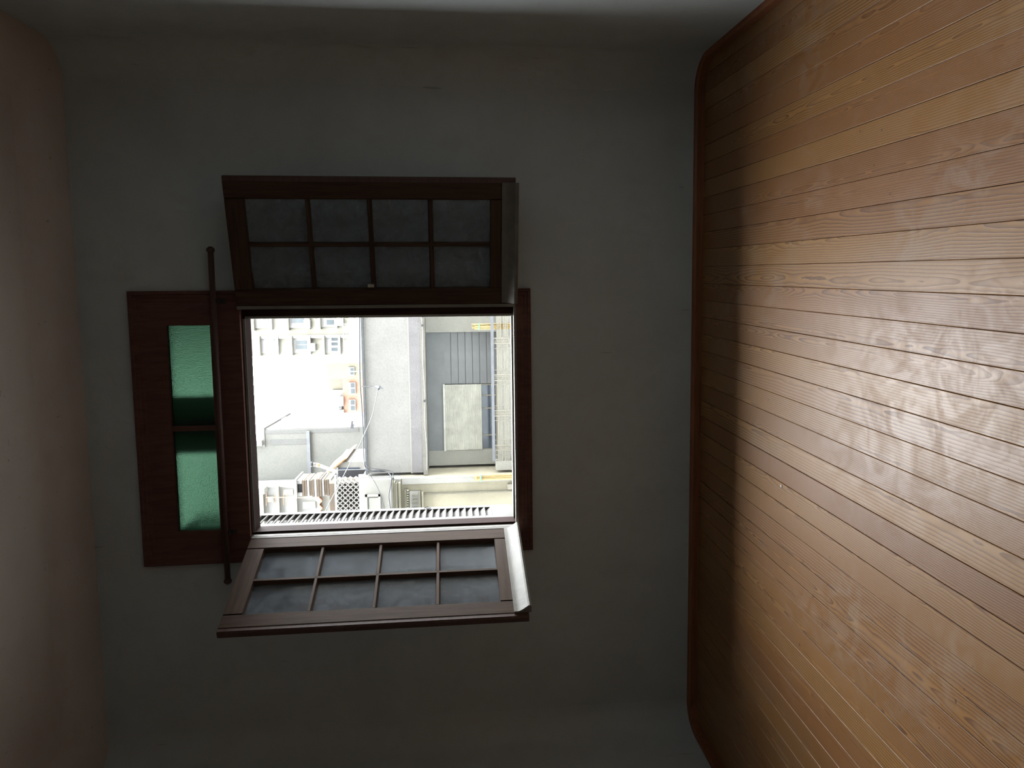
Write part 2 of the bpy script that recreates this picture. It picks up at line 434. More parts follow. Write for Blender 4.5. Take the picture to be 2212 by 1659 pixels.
# pale painted rebate edges round the opening
mem('painted_stop', .086, .098, -.004, .030, OZ0, 2.436, M['cream']); mem('painted_stop', .030, .042, .020, .0305, FZ0, FZ1, M['cream'])
mem('painted_stop', -1.128, -1.112, -.006, .030, OZ0, 2.436, M['cream'])
mem('painted_stop', -1.112, .086, -.002, .030, OZ0, 1.028, M['cream']); mem('painted_stop', -1.10, .03, .10, .13, 1.0205, 1.032, M['cream'])
mem('painted_stop', FX0, FX1, .018, .0205, FZ1, FZ1 + .012, M['cream'])
# outside sill and reveal lining
mem('outer_sill', OX0, OX1, .125, .44, .955, 1.005, M['cream'])
mem('outer_lining', OX0, OX0 + .03, .125, .30, 1.005, 2.90, M['slat']); mem('outer_lining', OX1 - .02, OX1, .125, .30, 1.005, 2.90, M['slat'])
# transom sash with green panes
ts = WM(); TX0, TX1, TZ0, TZ1 = OX0, OX1, 2.535, 2.905
tprof = [(0, .03), (0, -.006), (.070, -.006), (.078, .0), (.098, .012), (.098, .03)]
tr = empty('transom_sash', (0, 0, 0), win); tr.location = (0, 0, 0)
class TM(WM): pass
def tmem(name, x0, x1, y0, y1, z0, z1, mat): return mem(name, x0, x1, y0, y1, z0, z1, mat, tr)
tmem('stile', OX0, -1.071, -.008, .034, TZ0, TZ1, M['casing']); tmem('stile', -.001, OX1, -.008, .034, TZ0, TZ1, M['casing'])
tmem('rail', -1.071, -.001, -.008, .034, TZ0, 2.587, M['casing']); tmem('rail', -1.071, -.001, -.008, .034, 2.803, TZ1, M['casing'])
tmem('mullion', -.544, -.518, -.004, .034, 2.587, 2.803, M['casing'])
tmem('pane', -1.071, -.544, .014, .020, 2.587, 2.803, M['green']); tmem('pane', -.518, -.001, .014, .020, 2.587, 2.803, M['green'])
# wooden post outside behind the middle of the transom, where the shutter stops meet
mem('outer_post', -.690, -.385, .16, .20, 2.53, 2.90, M['wood'])

# casement sashes: local x runs from the hinge to the free edge, -y is the outside face turned to the room when open
def casement(name, label, hinge, ang, mirror, drip):
    """hinge in room coords; the leaf lies along angle ang; its outside face looks to the room"""
    root = empty(name, Vector((hinge[0], hinge[1], 1.03)) - WL, win); root.rotation_euler = (0, 0, ang); root['label'] = label
    W, Hh, T = .612, 1.40, .044
    s = 1 if mirror else -1                     # side of the outside face in local y
    def bx(nm, x0, x1, ya, yb, z0, z1, mat, par=root):
        return MB().box(x0, x1, min(s * ya, s * yb), max(s * ya, s * yb), z0, z1).build(nm, mat, par)
    ST, TR_, BR = .088, .085, .125
    def stile(x0, x1):
        m = MB(); c = .008
        pr = [(x0, 0), (x1, 0), (x1, -T + c), (x1 - c, -T), (x0 + c, -T), (x0, -T + c)]
        m.prism([(p[0], s * p[1]) for p in pr], 0, Hh); return m
    stile(0, ST).build('stile', M['wood'], root); stile(W - ST, W).build('stile', M['wood'], root)
    bx('rail', ST, W - ST, -T, 0, 0, BR, M['woodh']); bx('rail', ST, W - ST, -T, 0, Hh - TR_, Hh, M['woodh'])
    gx0, gx1, gz0, gz1 = ST, W - ST, BR, Hh - TR_
    mw = .026
    # muntins with a bevelled outside face
    def bar_v(xc):
        m = MB(); pr = [(xc - mw / 2, -.006), (xc - .006, -T + .006), (xc + .006, -T + .006), (xc + mw / 2, -.006)]
        m.prism([(p[0], s * p[1]) for p in pr], gz0, gz1); m.build('muntin', M['wood'], root)
    def bar_h(zc):
        m = MB(); pr = [(zc - mw / 2, -.006), (zc - .006, -T + .006), (zc + .006, -T + .006), (zc + mw / 2, -.006)]
        m.loft([[(x, s * p[1], p[0]) for p in pr] for x in (gx0, gx1)]); m.build('muntin', M['woodh'], root)
    xm = (gx0 + gx1) / 2; bar_v(xm)
    zs = [gz0 + (gz1 - gz0) * k / 4 for k in range(5)]
    for z in zs[1:4]: bar_h(z)
    for a in range(4):
        for (x0, x1) in ((gx0, xm - .004), (xm + .004, gx1)):
            bx('pane', x0 + .001, x1 - .001, -.0155, -.0125, zs[a] + (.004 if a else 0), zs[a + 1] - (.004 if a < 3 else 0), M['glass'])
    # weather moulding along the bottom of the outside face: curved drip
    m = MB(); N = 7; pr = [(0, -T), (0, -T - .040), (.010, -T - .046), (.018, -T - .043)]
    pr += [(.018 + .052 * k / N, -T - .043 + .033 * math.sin(PI / 2 * k / N)) for k in range(1, N)]
    pr += [(.070, -T - .010), (.080, -T - .010), (.080, -T)]
    m.loft([[(x, s * p[1], p[0] - .012) for p in pr] for x in (.012, W - .004)]); m.smooth = False
    m.build('drip_moulding', drip, root)
    # pale paint left on the hinge edge, closing bead on the free edge
    bx('hinge_edge', -.012, .004, -T - .001, -.010, .0, Hh, M['cream'])
    m = MB(); pr = [(W - .006, -.002), (W + .012, -.002), (W + .020, -.012), (W + .020, -.034), (W + .012, -.042), (W - .006, -.042)]
    m.prism([(p[0], s * p[1]) for p in pr], .0, Hh).build('closing_bead', M['rod'], root)
    for z in (.17, .70, 1.23):
        m = MB(); m.smooth = False; m.tube([(-.008, s * .006, z - .035), (-.008, s * .006, z + .035)], .007, 8).build('hinge', M['iron'], root)
    return root
# right leaf: hinge at the right jamb, thrown back almost flat on the wall
rf = casement('casement_sash', 'casement thrown back almost flat against the wall, near the top of the photo', (.098, -.030), -math.radians(13.0), True, M['drippaint'])
MB().box(.098, .112, -.062, -.044, .715, .745).build('latch', M['brass'], rf)
lf = casement('casement_sash', 'casement standing well open at an angle, its glass reflecting the shutters', (-1.158, -.004), -PI + math.radians(67.5), False, M['cream'])
# shutters, folded square into the opening on both sides
def shutter(label, xc, sx, Wd):
    root = empty('shutter', Vector((xc, .13, 1.02)) - WL, win); root['label'] = label
    Hh, T = 1.83, .034
    def bx(nm, y0, y1, z0, z1, mat, t=T): return MB().box(-t / 2, t / 2, y0, y1, z0, z1).build(nm, mat, root)
    bx('stile', 0, .045, 0, Hh, M['slat']); bx('stile', Wd - .045, Wd, 0, Hh, M['slat'])
    bx('rail', .045, Wd - .045, 0, .125, M['slat']); bx('rail', .045, Wd - .045, Hh - .02, Hh, M['slat'])
    me = MB(); a = math.radians(-52); hw, tt = .027, .0032
    pr = [(-hw, -tt), (hw, -tt), (hw, tt), (-hw, tt)]
    pr = [(p[0] * math.cos(a) - p[1] * math.sin(a), p[0] * math.sin(a) + p[1] * math.cos(a)) for p in pr]
    me.loft([[(sx * p[0], y, p[1]) for p in pr] for y in (.043, Wd - .043)])
    mesh = me.mesh('slat'); mesh.materials.append(M['slat'])
    z = .125 + .020
    while z < Hh - .025:
        o = link('slat', mesh, root); o.location = (0, 0, z); z += .038
    h = MB(); h.tube([(sx * .018, Wd - .02 + .018 * math.sin(t), .50 + .018 * math.cos(t)) for t in [x * PI / 6 for x in range(0, 11)]], .0028, 6).build('ring_hook', M['iron'], root)
    return root
shutter('louvred shutter folded into the reveal beside the angled casement', -1.118, 1, .262)
shutter('louvred shutter seen edge on beside the flat casement', .052, -1, .56)

# curtain rod over the opening
rod = tag(empty('curtain_rod', (-.48, -.050, 2.550)), 'dark wooden curtain rod across the window below the green transom', 'curtain rod')
m = MB(); m.smooth = True; m.tube([(-.84, 0, 0), (.84, 0, 0)], .0145, 12).build('rod', M['rod'], rod)
for sx in (-1, 1):
    m = MB(); m.smooth = True; rr = [.010, .019, .021, .018, .008]
    m.tube([(sx * (.838 + .008 * i), 0, 0) for i in range(5)], rr, 12).build('finial', M['rod'], rod)
    m = MB(); m.box(sx * .60 - .010, sx * .60 + .010, -.004, .046, -.020, -.010); m.box(sx * .60 - .012, sx * .60 + .012, .036, .046, -.05, .02); m.build('bracket', M['iron'], rod)
# white chip on the floor
p = at(1688, 1050, -1.0); d_ = ray(1688, 1050); p = CAM + d_ * ((0.0 - CAM.z) / d_.z)
m = MB(); m.prism([(-.006, -.004), (.001, -.006), (.007, -.001), (.004, .005), (-.004, .004)], 0.0, .002)
o = m.build('paint_chip', M['chip']); o.location = (p.x, p.y, .0004); tag(o, 'tiny white paint chip lying on the pine floor', 'chip')

# ================================================================== outside
GZ = -9.0
M['conc'] = m_concrete('grey_render', (0.1697, 0.1646, 0.1537), (0.1243, 0.1218, 0.1126), .9, .22, .5, 26)
M['stip'] = m_concrete('stippled_render', (0.1411, 0.1336, 0.1336), (0.0966, 0.0932, 0.0966), 2.5, .55, .8, 34)
M['ledge'] = m_concrete('ledge_render', (0.1411, 0.1336, 0.1126), (0.0966, 0.0907, 0.0798), 3, .3, .5, 40)
M['pier'] = m_concrete('pale_render', (0.2192, 0.2125, 0.1831), (0.1655, 0.1621, 0.1428), 1.5, .15, .4, 30)
M['clad'] = m_plain('grey_metal_boards', (0.1084, 0.1109, 0.1109), .55, .12, 2.2, .1, 30)
M['blind'] = m_plain('cream_roller_blind', (0.3629, 0.3562, 0.3083), .6, .16, 5, .2, 30)
M['pane'] = m_plain('dark_window_glass', (.035, .042, .055), .12, .3, 2.0, .03, 4)
M['railp'] = m_plain('grey_rail_paint', (0.0907, 0.0941, 0.1016), .5, .12, 6, .1, 40)
M['bars'] = m_plain('cream_bar_paint', (0.1512, 0.1394, 0.1092), .6, .12, 9, .1, 40)
M['reed'] = m_concrete('dry_reed', (.42, .31, .14), (.28, .19, .08), 9, .4, .6, 60)
M['greencloth'] = m_plain('green_tie', (.10, .38, .18), .7, .2, 10)
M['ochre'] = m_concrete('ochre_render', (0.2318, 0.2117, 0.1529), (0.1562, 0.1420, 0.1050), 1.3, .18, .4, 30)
M['ochredark'] = m_concrete('dark_moulding', (0.1109, 0.1033, 0.0756), (0.0622, 0.0605, 0.0496), 4, .4, .6, 40)  # darker ochre for alternate mouldings, frieze band and slots
M['attic'] = m_concrete('attic_render', (0.1907, 0.1873, 0.1697), (0.1436, 0.1411, 0.1277), 2, .15, .3, 40)
M['party'] = m_concrete('party_wall_render', (0.1050, 0.1050, 0.0941), (0.0756, 0.0781, 0.0731), .55, .22, .5, 18)
M['partydark'] = m_concrete('damp_stain_render', (0.0848, 0.0848, 0.0806), (0.0622, 0.0622, 0.0605), 1.0, .3, .5, 18)
M['white'] = m_concrete('white_render', (0.1352, 0.1336, 0.1243), (0.1092, 0.1075, 0.0983), .8, .08, .3, 20)
M['cream2'] = m_concrete('far_cream_render', (0.1193, 0.1142, 0.0932), (0.1033, 0.0983, 0.0773), .3, .08, .2, 10)
M['cream3'] = m_concrete('far_mottled_render', (0.1033, 0.0949, 0.0697), (0.0773, 0.0756, 0.0596), .5, .3, .2, 5)
M['farwhite'] = m_concrete('far_white_render', (0.1310, 0.1310, 0.1243), (0.1184, 0.1184, 0.1134), .4, .05, .2, 8)
M['farpane'] = m_plain('far_window_glass', (0.025, 0.032, 0.035), .2, .3, 1.5, .02, 3)
M['brick'] = m_brick('red_brick')
M['tile'] = m_concrete('old_clay_tile', (0.0756, 0.0512, 0.0311), (0.0512, 0.0487, 0.0420), 7, .45, .8, 60)
M['clay'] = m_plain('orange_clay_tile', (0.240, 0.102, 0.042), .8, .3, 12, .4, 50)
M['lattice'] = m_plain('grey_cement_block', (0.1781, 0.1764, 0.1655), .85, .16, 14, .4, 60)
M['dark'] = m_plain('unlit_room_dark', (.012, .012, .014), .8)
M['cable'] = m_plain('black_cable', (.025, .027, .032), .6, .2, 20)
M['cablel'] = m_plain('pale_cable', (.26, .27, .28), .55, .2, 20)
M['acbody'] = m_plain('air_conditioner_paint', (0.2117, 0.2117, 0.1915), .5, .1, 8, .05, 40)
M['acgrill'] = m_plain('air_conditioner_grille', (.09, .10, .11), .6, .2, 20)
M['rust'] = m_plain('rusty_iron', (.26, .12, .06), .8, .3, 20, .4, 60)
M['pvc'] = m_plain('orange_pipe', (.52, .25, .09), .5, .12, 20, .1, 40)
M['street'] = m_concrete('asphalt', (.10, .10, .10), (.14, .14, .135), .6, .2, .3, 12)
M['tank'] = m_plain('pale_blue_tank', (0.180, 0.252, 0.276), .5, .12, 2, .1, 10)

M['gapdark'] = m_plain('shadow_gap_dark', (.05, .052, .055), .8, .2, 8)
class EM(MB):
    """mesh in world coordinates, parts parented to an un-rotated empty"""
    def build(s, name, mat, parent=None, kind=None):
        if parent is not None:
            p = parent; off = Vector((0, 0, 0))
            while p is not None: off += Vector(p.location); p = p.parent
            s.v = [tuple(Vector(v) - off) for v in s.v]
        return MB.build(s, name, mat, parent, kind)
def slab(name, par, px0, px1, py0, py1, Y0, Y1, mat, kind=None, zlow=None, xlow=None, xhigh=None):
    """box whose front (Y0) covers a pixel rectangle, running back to Y1"""
    x0, x1, z0, z1 = rect(px0, px1, py0, py1, Y0)
    if zlow is not None: z0 = zlow
    if xlow is not None: x0 = xlow
    if xhigh is not None: x1 = xhigh
    return EM().box(x0, x1, Y0, Y1, z0, z1).build(name, mat, par, kind)
g = MB(); g.box(-60, 40, .1, 120, GZ - .2, GZ)
struct(g.build('street', M['street']), 'asphalt ground between the houses, far below the window', 'street')

# ---- house across the street -------------------------------------------------
YA, YO = 13.0, 12.6
bA = tag(empty('loggia_house', (-1.8, YA, GZ)), 'grey rendered house front with a recessed balcony, straight across from the window', 'building')
zt = at(789, 850, YA).z; zc1 = at(886, 850, YA).z; zc2 = at(911, 850, YA).z; zs_ = at(921, 850, YA).z
xl = at(900, 1021, YA).x; xr = 5.5
YW = YA + .75
EM().box(xl, xr, YA + .06, YA + 6, zc1, zt).build('parapet', M['conc'], bA)
EM().box(xl - .02, xr, YA + .02, YA + .35, zt, zt + .055).build('coping', M['gapdark'], bA)  # dark strip stands in for the shadow gap along the parapet top
EM().box(xl - .02, xr, YA + .04, YA + .07, zc1 - .012, zc1 + .028).build('drip_line', M['pier'], bA)
EM().box(xl, xr, YA, YA + 6, zc2, zc1).build('cornice_band', M['stip'], bA)
EM().box(xl - .05, xr, YA - .07, YA + 6, zs_, zc2).build('cornice_edge', M['ledge'], bA)
# wall under the cornice
wx0, wx1, wz0, wz1 = rect(962, 1073, 829, 972, YW)        # window with blind
cx0, cx1, _, _ = rect(958, 1063, 717, 829, YW)            # boarded bay
zf = zs_ - 2.62
EM().box(xl, wx0, YW, YW + 4, zf - 2, zs_).build('pier', M['pier'], bA)
EM().box(cx1, xr, YW - .10, YW + 4, zf - 2, zs_).build('pier', M['pier'], bA)
EM().box(wx0, cx1, YW + .02, YW + 4, wz1, zs_).build('lintel_wall', M['clad'], bA)
EM().box(wx0, cx0, YW, YW + 4, zf - 2, wz0).build('window_breast', M['ochre'], bA)
EM().box(cx0, cx1, YW + .08, YW + 4, zf - 2, wz1).build('bay_back', M['clad'], bA)
zb = at(958, 770, YW).z; zend = zf; hb = (at(958, 770, YW).z - at(973.6, 770, YW).z)
me = MB(); me.box(0, cx1 - cx0, 0, .03, .004, hb - .010); bme = me.mesh('cladding_board'); bme.materials.append(M['clad'])
z = zb - hb
while z > zend:
    o = link('cladding_board', bme, bA); o.location = Vector((cx0, YW + .035 + random.uniform(0, .006), z)) - Vector(bA.location); z -= hb
# window under the blind
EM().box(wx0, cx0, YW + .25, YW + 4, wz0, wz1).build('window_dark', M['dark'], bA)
wf = empty('balcony_window', (0, 0, 0), bA)
bz1 = at(1041, 900, YW).z
for py in (830.5, 854, 882, 940, 970.5):
    x = at(1058, py, YW).x; EM().box(x - .018, x + .018, YW + .05, YW + .10, wz0, bz1 + .02).build('mullion', M['bars'], wf)
pys = (830.5, 854, 882, 940, 970.5)
for a, b in zip(pys[:-1], pys[1:]):
    EM().box(at(1058, b, YW).x + .018, at(1058, a, YW).x - .018, YW + .07, YW + .078, wz0, bz1).build('pane', M['pane'], wf)
EM().box(wx0, cx0, YW + .04, YW + .11, wz0 - .03, wz0 + .02).build('window_sill', M['bars'], wf)
# roller blind, slat by slat in one curtain
bl = EM(); z = bz1; ph = .0335
while z < wz1 - .01:
    bl.loft([[(x, YW - .02 + dy, z + dz) for dy, dz in ((0.012, 0), (-.004, .006), (-.010, ph * .5), (-.004, ph - .006), (.012, ph), (.02, ph * .5))] for x in (wx0 + .012, cx0 - .012)]); z += ph
bl.build('roller_blind', M['blind'], bA, 'stuff')
EM().box(wx0, cx0, YW - .05, YW + .06, z, z + .05).build('blind_guide_top', M['blind'], bA)
# balcony floor and railing
YB = YA - .02
EM().box(xl, xr, YB, YW, zf - .22, zf).build('balcony_slab', M['pier'], bA)
rl = empty('balcony_railing', (0, 0, 0), bA)
rx0, rx1, rz0, rz1 = rect(1062, 1068, 712, 996, YB)
EM().box(rx0, rx1 + 2.4, YB - .03, YB + .04, rz0, rz1).build('top_rail', M['railp'], rl)
EM().box(xl, rx0, YB, YB + .25, zf, rz0 - .02).build('railing_pier', M['pier'], bA)
for px in (1076, 1079.5, 1083, 1090.5, 1094, 1097.5):
    zz = at(px, 850, YB).z; EM().box(rx0, rx1 + 2.4, YB - .008, YB + .008, zz - .010, zz + .010).build('horizontal_bar', M['bars'], rl)
grp = [730.5, 741.5, 735, 738, 752.5, 799, 809.5, 813, 816.5, 821.5, 831, 876, 886.5, 890, 893.5, 898, 908, 950, 961.5, 965, 969, 972, 982]
for k_, py in enumerate(grp):
    x = at(1085, py, YB).x; t_ = .014 if py in (730.5, 741.5, 809.5, 821.5, 886.5, 898, 961.5, 972) else .007
    EM().box(x - t_, x + t_, YB - .016, YB, zf + .06, rz0).build('upright_bar', M['bars'], rl)
EM().box(rx0, rx1 + 2.4, YB + .30, YB + .34, zf, at(1076, 850, YB).z).build('railing_backing', M['pier'], bA)
# reed matting standing at both ends of the balcony
def reeds(label, px0, px1, py0, py1, Y):
    x0, x1, z0, z1 = rect(px0, px1, py0, py1, Y)
    r = tag(empty('reed_screen', ((x0 + x1) / 2, Y + .10, zf)), label, 'reed screen')
    n = 9
    for k in range(n):
        xx = x0 + (x1 - x0) * (k + .5) / n
        for j in range(2):
            EM().tube([(xx + random.uniform(-.01, .01), Y + .05 + .1 * j, zf), (xx + random.uniform(-.015, .015), Y + .05 + .1 * j, z1 - random.uniform(0, .10))], .011, 5).build('reed', M['reed'], r)
    EM().box(x0 - .01, x1 + .01, Y + .03, Y + .17, z1 - .20, z1 - .17).build('binding', M['greencloth'], r)
reeds('dry reed matting at the right end of the balcony across the street', 1019, 1104, 699, 711, YB + .05)
reeds('dry reed matting beside the ornate cream house, left end of the balcony', 1022, 1108, 1026.5, 1039, YO - .30)
# wire with lamp holders along the cornice
w = tag(empty('cornice_wire', at(912, 850, YA - .09)), 'thin pale wire with lamp holders along the house cornice', 'cable')
EM().tube([at(911 + (py - 689) * .034, py, YA - .085) + Vector((0, 0, .012 * math.sin(py * .05))) for py in range(640, 1030, 15)], .006, 6).build('wire', M['cablel'], w)
for px, py in ((912.5, 703), (917.2, 866)):
    p = at(px, py, YA - .11); m = EM(); m.tube([p + Vector((0, .05, 0)), p + Vector((0, -.05, 0))], .030, 10).build('lamp_holder', M['cable'], w)

# ---- ornate house on the left ------------------------------------------------
bO = tag(empty('ornate_house', (-5.4, YO, GZ)), 'old cream house front with heavy cornice and slotted frieze, beside the shutter', 'building')
ox1 = min(at(900, 1029, YO).x, xl - .07); ox0 = -9.0
def oz(px): return at(px, 1065, YO).z
EM().box(ox0, ox1, YO + .10, YO + 8, GZ, oz(866)).build('wall', M['ochre'], bO)
EM().box(ox0, ox1, YO + .06, YO + 8, oz(866), oz(778)).build('attic_wall', M['attic'], bO)
ax0_, ax1_, az0, az1 = rect(789, 822, 1069, 1110, YO)
for q in (((ax0_, ax1_), (az1 - .05, az1)), ((ax0_, ax1_), (az0, az0 + .05)), ((ax1_ - .05, ax1_), (az0, az1))):
    EM().box(q[0][0], q[0][1], YO + .01, YO + .07, q[1][0], q[1][1]).build('panel_moulding', M['pier'], bO)
ax0_, ax1_, az0, az1 = rect(797, 819, 1076, 1110, YO)
EM().box(ax0_, ax1_, YO + .03, YO + .07, az0, az1).build('attic_panel', M['attic'], bO)
for k_, (pa, pb, dy) in enumerate(((847, 851, -.22), (851.5, 855, -.17), (856, 860, -.24), (861, 866, -.10))):
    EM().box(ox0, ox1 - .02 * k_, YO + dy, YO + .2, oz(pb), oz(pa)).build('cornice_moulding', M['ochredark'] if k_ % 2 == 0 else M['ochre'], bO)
# corner pilaster, frieze, dentils and slots
x0, x1, z0, z1 = rect(868, 1110, 1030, 1043, YO)
EM().box(x0, x1, YO + .02, YO + .12, GZ, z1).build('corner_pilaster', M['attic'], bO)
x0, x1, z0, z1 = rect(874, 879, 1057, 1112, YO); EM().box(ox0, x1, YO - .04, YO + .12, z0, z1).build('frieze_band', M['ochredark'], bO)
for py in [1058 + 5.2 * k for k in range(9)]:
    x0, x1, z0, z1 = rect(879, 882.5, py, py + 3, YO); EM().box(x0, x1, YO - .02, YO + .12, z0, z1).build('dentil', M['ochre'], bO)
x0, x1, z0, z1 = rect(885, 905, 1062, 1112, YO); EM().box(ox0, x1, YO + .02, YO + .12, z0, z1).build('frieze_panel', M['attic'], bO)
for py in (1071, 1080, 1088, 1097, 1106):
    x0, x1, z0, z1 = rect(890, 902, py - 1.6, py + 1.6, YO); EM().box(x0, x1, YO - .01, YO + .03, z0, z1).build('frieze_slot', M['ochredark'], bO)
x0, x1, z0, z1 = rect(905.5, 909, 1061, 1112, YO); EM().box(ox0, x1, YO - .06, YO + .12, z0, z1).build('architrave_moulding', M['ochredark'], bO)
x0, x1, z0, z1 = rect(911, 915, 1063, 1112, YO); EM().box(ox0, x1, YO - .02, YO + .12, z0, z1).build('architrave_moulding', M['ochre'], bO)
x0, x1, z0, z1 = rect(916, 1112, 1063, 1066, YO); EM().box(x0, x1, YO + .05, YO + .12, GZ, z1).build('panel_edge', M['ochredark'], bO)
p = at(1102, 1051, YO + .02); o = EM().box(p.x - .06, p.x + .06, YO - .04, YO + .10, p.z - .06, p.z + .06).build('junction_box', M['bars']); tag(o, 'small cream junction box on the ornate house wall', 'junction box')

# ---- cement lattice screen on the roof, behind the attic ---------------------
YL = 14.5
x0, x1, z0, z1 = rect(728, 776, 1031, 1112, YL)
bl_ = tag(empty('lattice_screen', ((x0 + x1) / 2, YL, oz(778))), 'cement block screen pierced with round holes, on the ornate house roof', 'screen wall')
ps = at(750, 1040, YL).x - at(750, 1051.2, YL).x; pz = at(734, 1070, YL).z - at(745.9, 1070, YL).z
def block_mesh():
    m = MB(); seg = 16; w_ = ps * .5; h_ = pz * .5; ro, ri = .47, .33
    for y0, y1 in ((0, .09),):
        outer = [(w_ * 2 * ro * math.cos(2 * PI * k / seg), h_ * 2 * ro * math.sin(2 * PI * k / seg)) for k in range(seg)]
        inner = [(w_ * 2 * ri * math.cos(2 * PI * k / seg), h_ * 2 * ri * math.sin(2 * PI * k / seg)) for k in range(seg)]
        n = 0; m.v = [(x, y0, z) for x, z in outer] + [(x, y0, z) for x, z in inner] + [(x, y1, z) for x, z in outer] + [(x, y1, z) for x, z in inner]
        for k in range(seg):
            j = (k + 1) % seg
            m.f += [(k, j, seg + j, seg + k), (2 * seg + k, 3 * seg + k, 3 * seg + j, 2 * seg + j), (k, 2 * seg + k, 2 * seg + j, j), (seg + k, seg + j, 3 * seg + j, 3 * seg + k)]
    for sx, sz in ((1, 0), (-1, 0), (0, 1), (0, -1)):
        cx, cz = sx * w_, sz * h_
        if sx: m.box(cx - w_ * .10, cx + w_ * .10, .01, .08, -h_ * .2, h_ * .2)
        else: m.box(-w_ * .2, w_ * .2, .01, .08, cz - h_ * .10, cz + h_ * .10)
    me = m.mesh('lattice_block'); me.materials.append(M['lattice']); return me
lb = block_mesh()
for r_ in range(4):
    for q in range(8):
        o = link('lattice_block', lb, bl_); o.location = Vector((x1 - ps * (q + .5), YL, z1 - pz * (r_ + .5))) - Vector(bl_.location)
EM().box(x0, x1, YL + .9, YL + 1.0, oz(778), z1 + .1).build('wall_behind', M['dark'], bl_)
EM().box(x0, x1 + .05, YL, YL + .1, z1, z1 + .06).build('top_edge', M['lattice'], bl_)
EM().box(x0, x1 + .05, YL, YL + .1, oz(778), z1 - 4 * pz).build('plinth', M['lattice'], bl_)
# weathered wall between lattice and tiles
x0, x1, z0, z1 = rect(712, 729, 1045, 1112, YL + .1)
o = EM().box(x0, x1, YL + .12, YL + .8, oz(778), z1).build('rubble_strip', M['tile']); tag(o, 'strip of weathered rubble wall between tile stack and lattice', 'wall')
# stack of old tiles with slab on top
YT = 15.6
x0, x1, z0, z1 = rect(652, 716, 1037, 1071, YT)
bT = tag(empty('chimney_stack', ((x0 + x1) / 2, YT, oz(778))), 'chimney of weathered layered tiles with a dark slot under its cap slab', 'chimney')
nL = 12; hL = (z1 - z0) / nL
for k_ in range(nL):
    e = random.uniform(-.02, .03)
    EM().box(x0 - e, x1 + e, YT - e, YT + .9, z0 + k_ * hL, z0 + (k_ + .82) * hL).build('tile', M['tile'] if k_ % 3 else M['lattice'], bT)
EM().box(x0 + .04, x1 - .04, YT + .06, YT + .86, oz(778), z1 + .10).build('core', M['dark'], bT)
zc = at(637.5, 1050, YT).z
EM().box(x0 - .05, x1 + .05, YT - .04, YT + .94, zc - .05, zc).build('cap_slab', M['lattice'], bT)
for xx in (x0 + .05, x1 - .05): EM().box(xx - .05, xx + .05, YT + .02, YT + .88, z1, zc - .05).build('cap_support', M['lattice'], bT)
# shed with sloping roof and vent pipe
YS = 17.5
x0, x1, z0, z1 = rect(727, 785, 998, 1036, YS)
sh = tag(empty('roof_shed', ((x0 + x1) / 2, YS, oz(778))), 'small grey roof shed with a lean-to roof and a dark opening', 'shed')
EM().box(x0, x1, YS, YS + 2.2, oz(790), z1).build('wall', M['attic'], sh)
xa, xb, za, zb_ = rect(731, 777, 1010, 1020, YS); EM().box(xa, xb, YS - .03, YS + .1, za, zb_).build('opening', M['pane'], sh)
EM().box(xa - .03, xb + .03, YS - .05, YS + .0, zb_, zb_ + .05).build('lintel', M['lattice'], sh)
A = at(697, 1028, YS); B = at(742, 996, YS)
EM().loft([[(A.x, y, A.z), (B.x + .1, y, B.z - .06), (B.x + .1, y, B.z - .12), (A.x, y, A.z - .07)] for y in (YS - .1, YS + 2.3)]).build('roof', M['clay'], sh)
vp = tag(empty('vent_pipe', at(712, 1014, YS - .3)), 'vent pipe with an orange sleeve and dark cowl on the roof', 'pipe')
P0, P1, P2, P3, P4 = (at(*q, YS - .3) for q in ((730, 1020), (709, 1012.5), (690, 1005.5), (683, 1004), (674, 1003)))
m = EM(); m.smooth = True; m.tube([(P0.x, P0.y, oz(778)), P0, P1, P2], .050, 10).build('pipe', M['lattice'], vp)
m = EM(); m.smooth = True; m.tube([P2, P3], .062, 10).build('sleeve', M['pvc'], vp)
m = EM(); m.smooth = True; m.tube([P3, P4], .060, 10).build('neck', M['white'], vp)
m = EM(); m.smooth = True; m.tube([P4 + Vector((0, 0, -.03)), P4 + Vector((0, 0, .03))], .085, 12).build('cowl', M['dark'], vp)

# ---- tall grey party wall behind ---------------------------------------------
YC = 22.0
bC = tag(empty('party_wall_block', (-6.5, YC, GZ)), 'tall block with a blank grey stained wall and a white side, behind the roofs', 'building')
x1 = at(680, 927, YC).x; xm_ = at(560, 963, YC).x; z1 = at(572, 945, YC).z; z2 = at(528, 1000, YC).z
EM().box(xm_, x1, YC, YC + 4.2, GZ, z1).build('wall', M['party'], bC)
EM().box(-14, xm_, YC, YC + 4.2, GZ, z2).build('wall', M['party'], bC)
EM().box(x1, x1 + .04, YC + .04, YC + 4.2, GZ, z1 - .02).build('side_wall', M['white'], bC)
xa, xb, za, zb_ = rect(664.5, 671.5, 931, 1030, YC); EM().box(xa, xb, YC - .10, YC + .02, za, zb_).build('ledge', M['railp'], bC)
xa, xb, za, zb_ = rect(583, 662, 949, 960, YC); EM().box(xa, xb, YC - .012, YC + .02, za, zb_).build('stained_strip', M['partydark'], bC)
xa, xb, za, zb_ = rect(572.5, 775, 927, 935, YC); EM().box(xa, xb, YC - .012, YC + .02, za, zb_).build('stained_edge', M['partydark'], bC)
EM().box(xm_ - .05, x1 + .1, YC - .03, YC + 4.3, z1, z1 + .08).build('coping', M['white'], bC)
for yy in (YC + .8, YC + 2.5):
    EM().box(x1 + .03, x1 + .06, yy, yy + .8, at(640, 920, yy).z - .4, at(640, 920, yy).z + .8).build('side_window', M['pier'], bC)
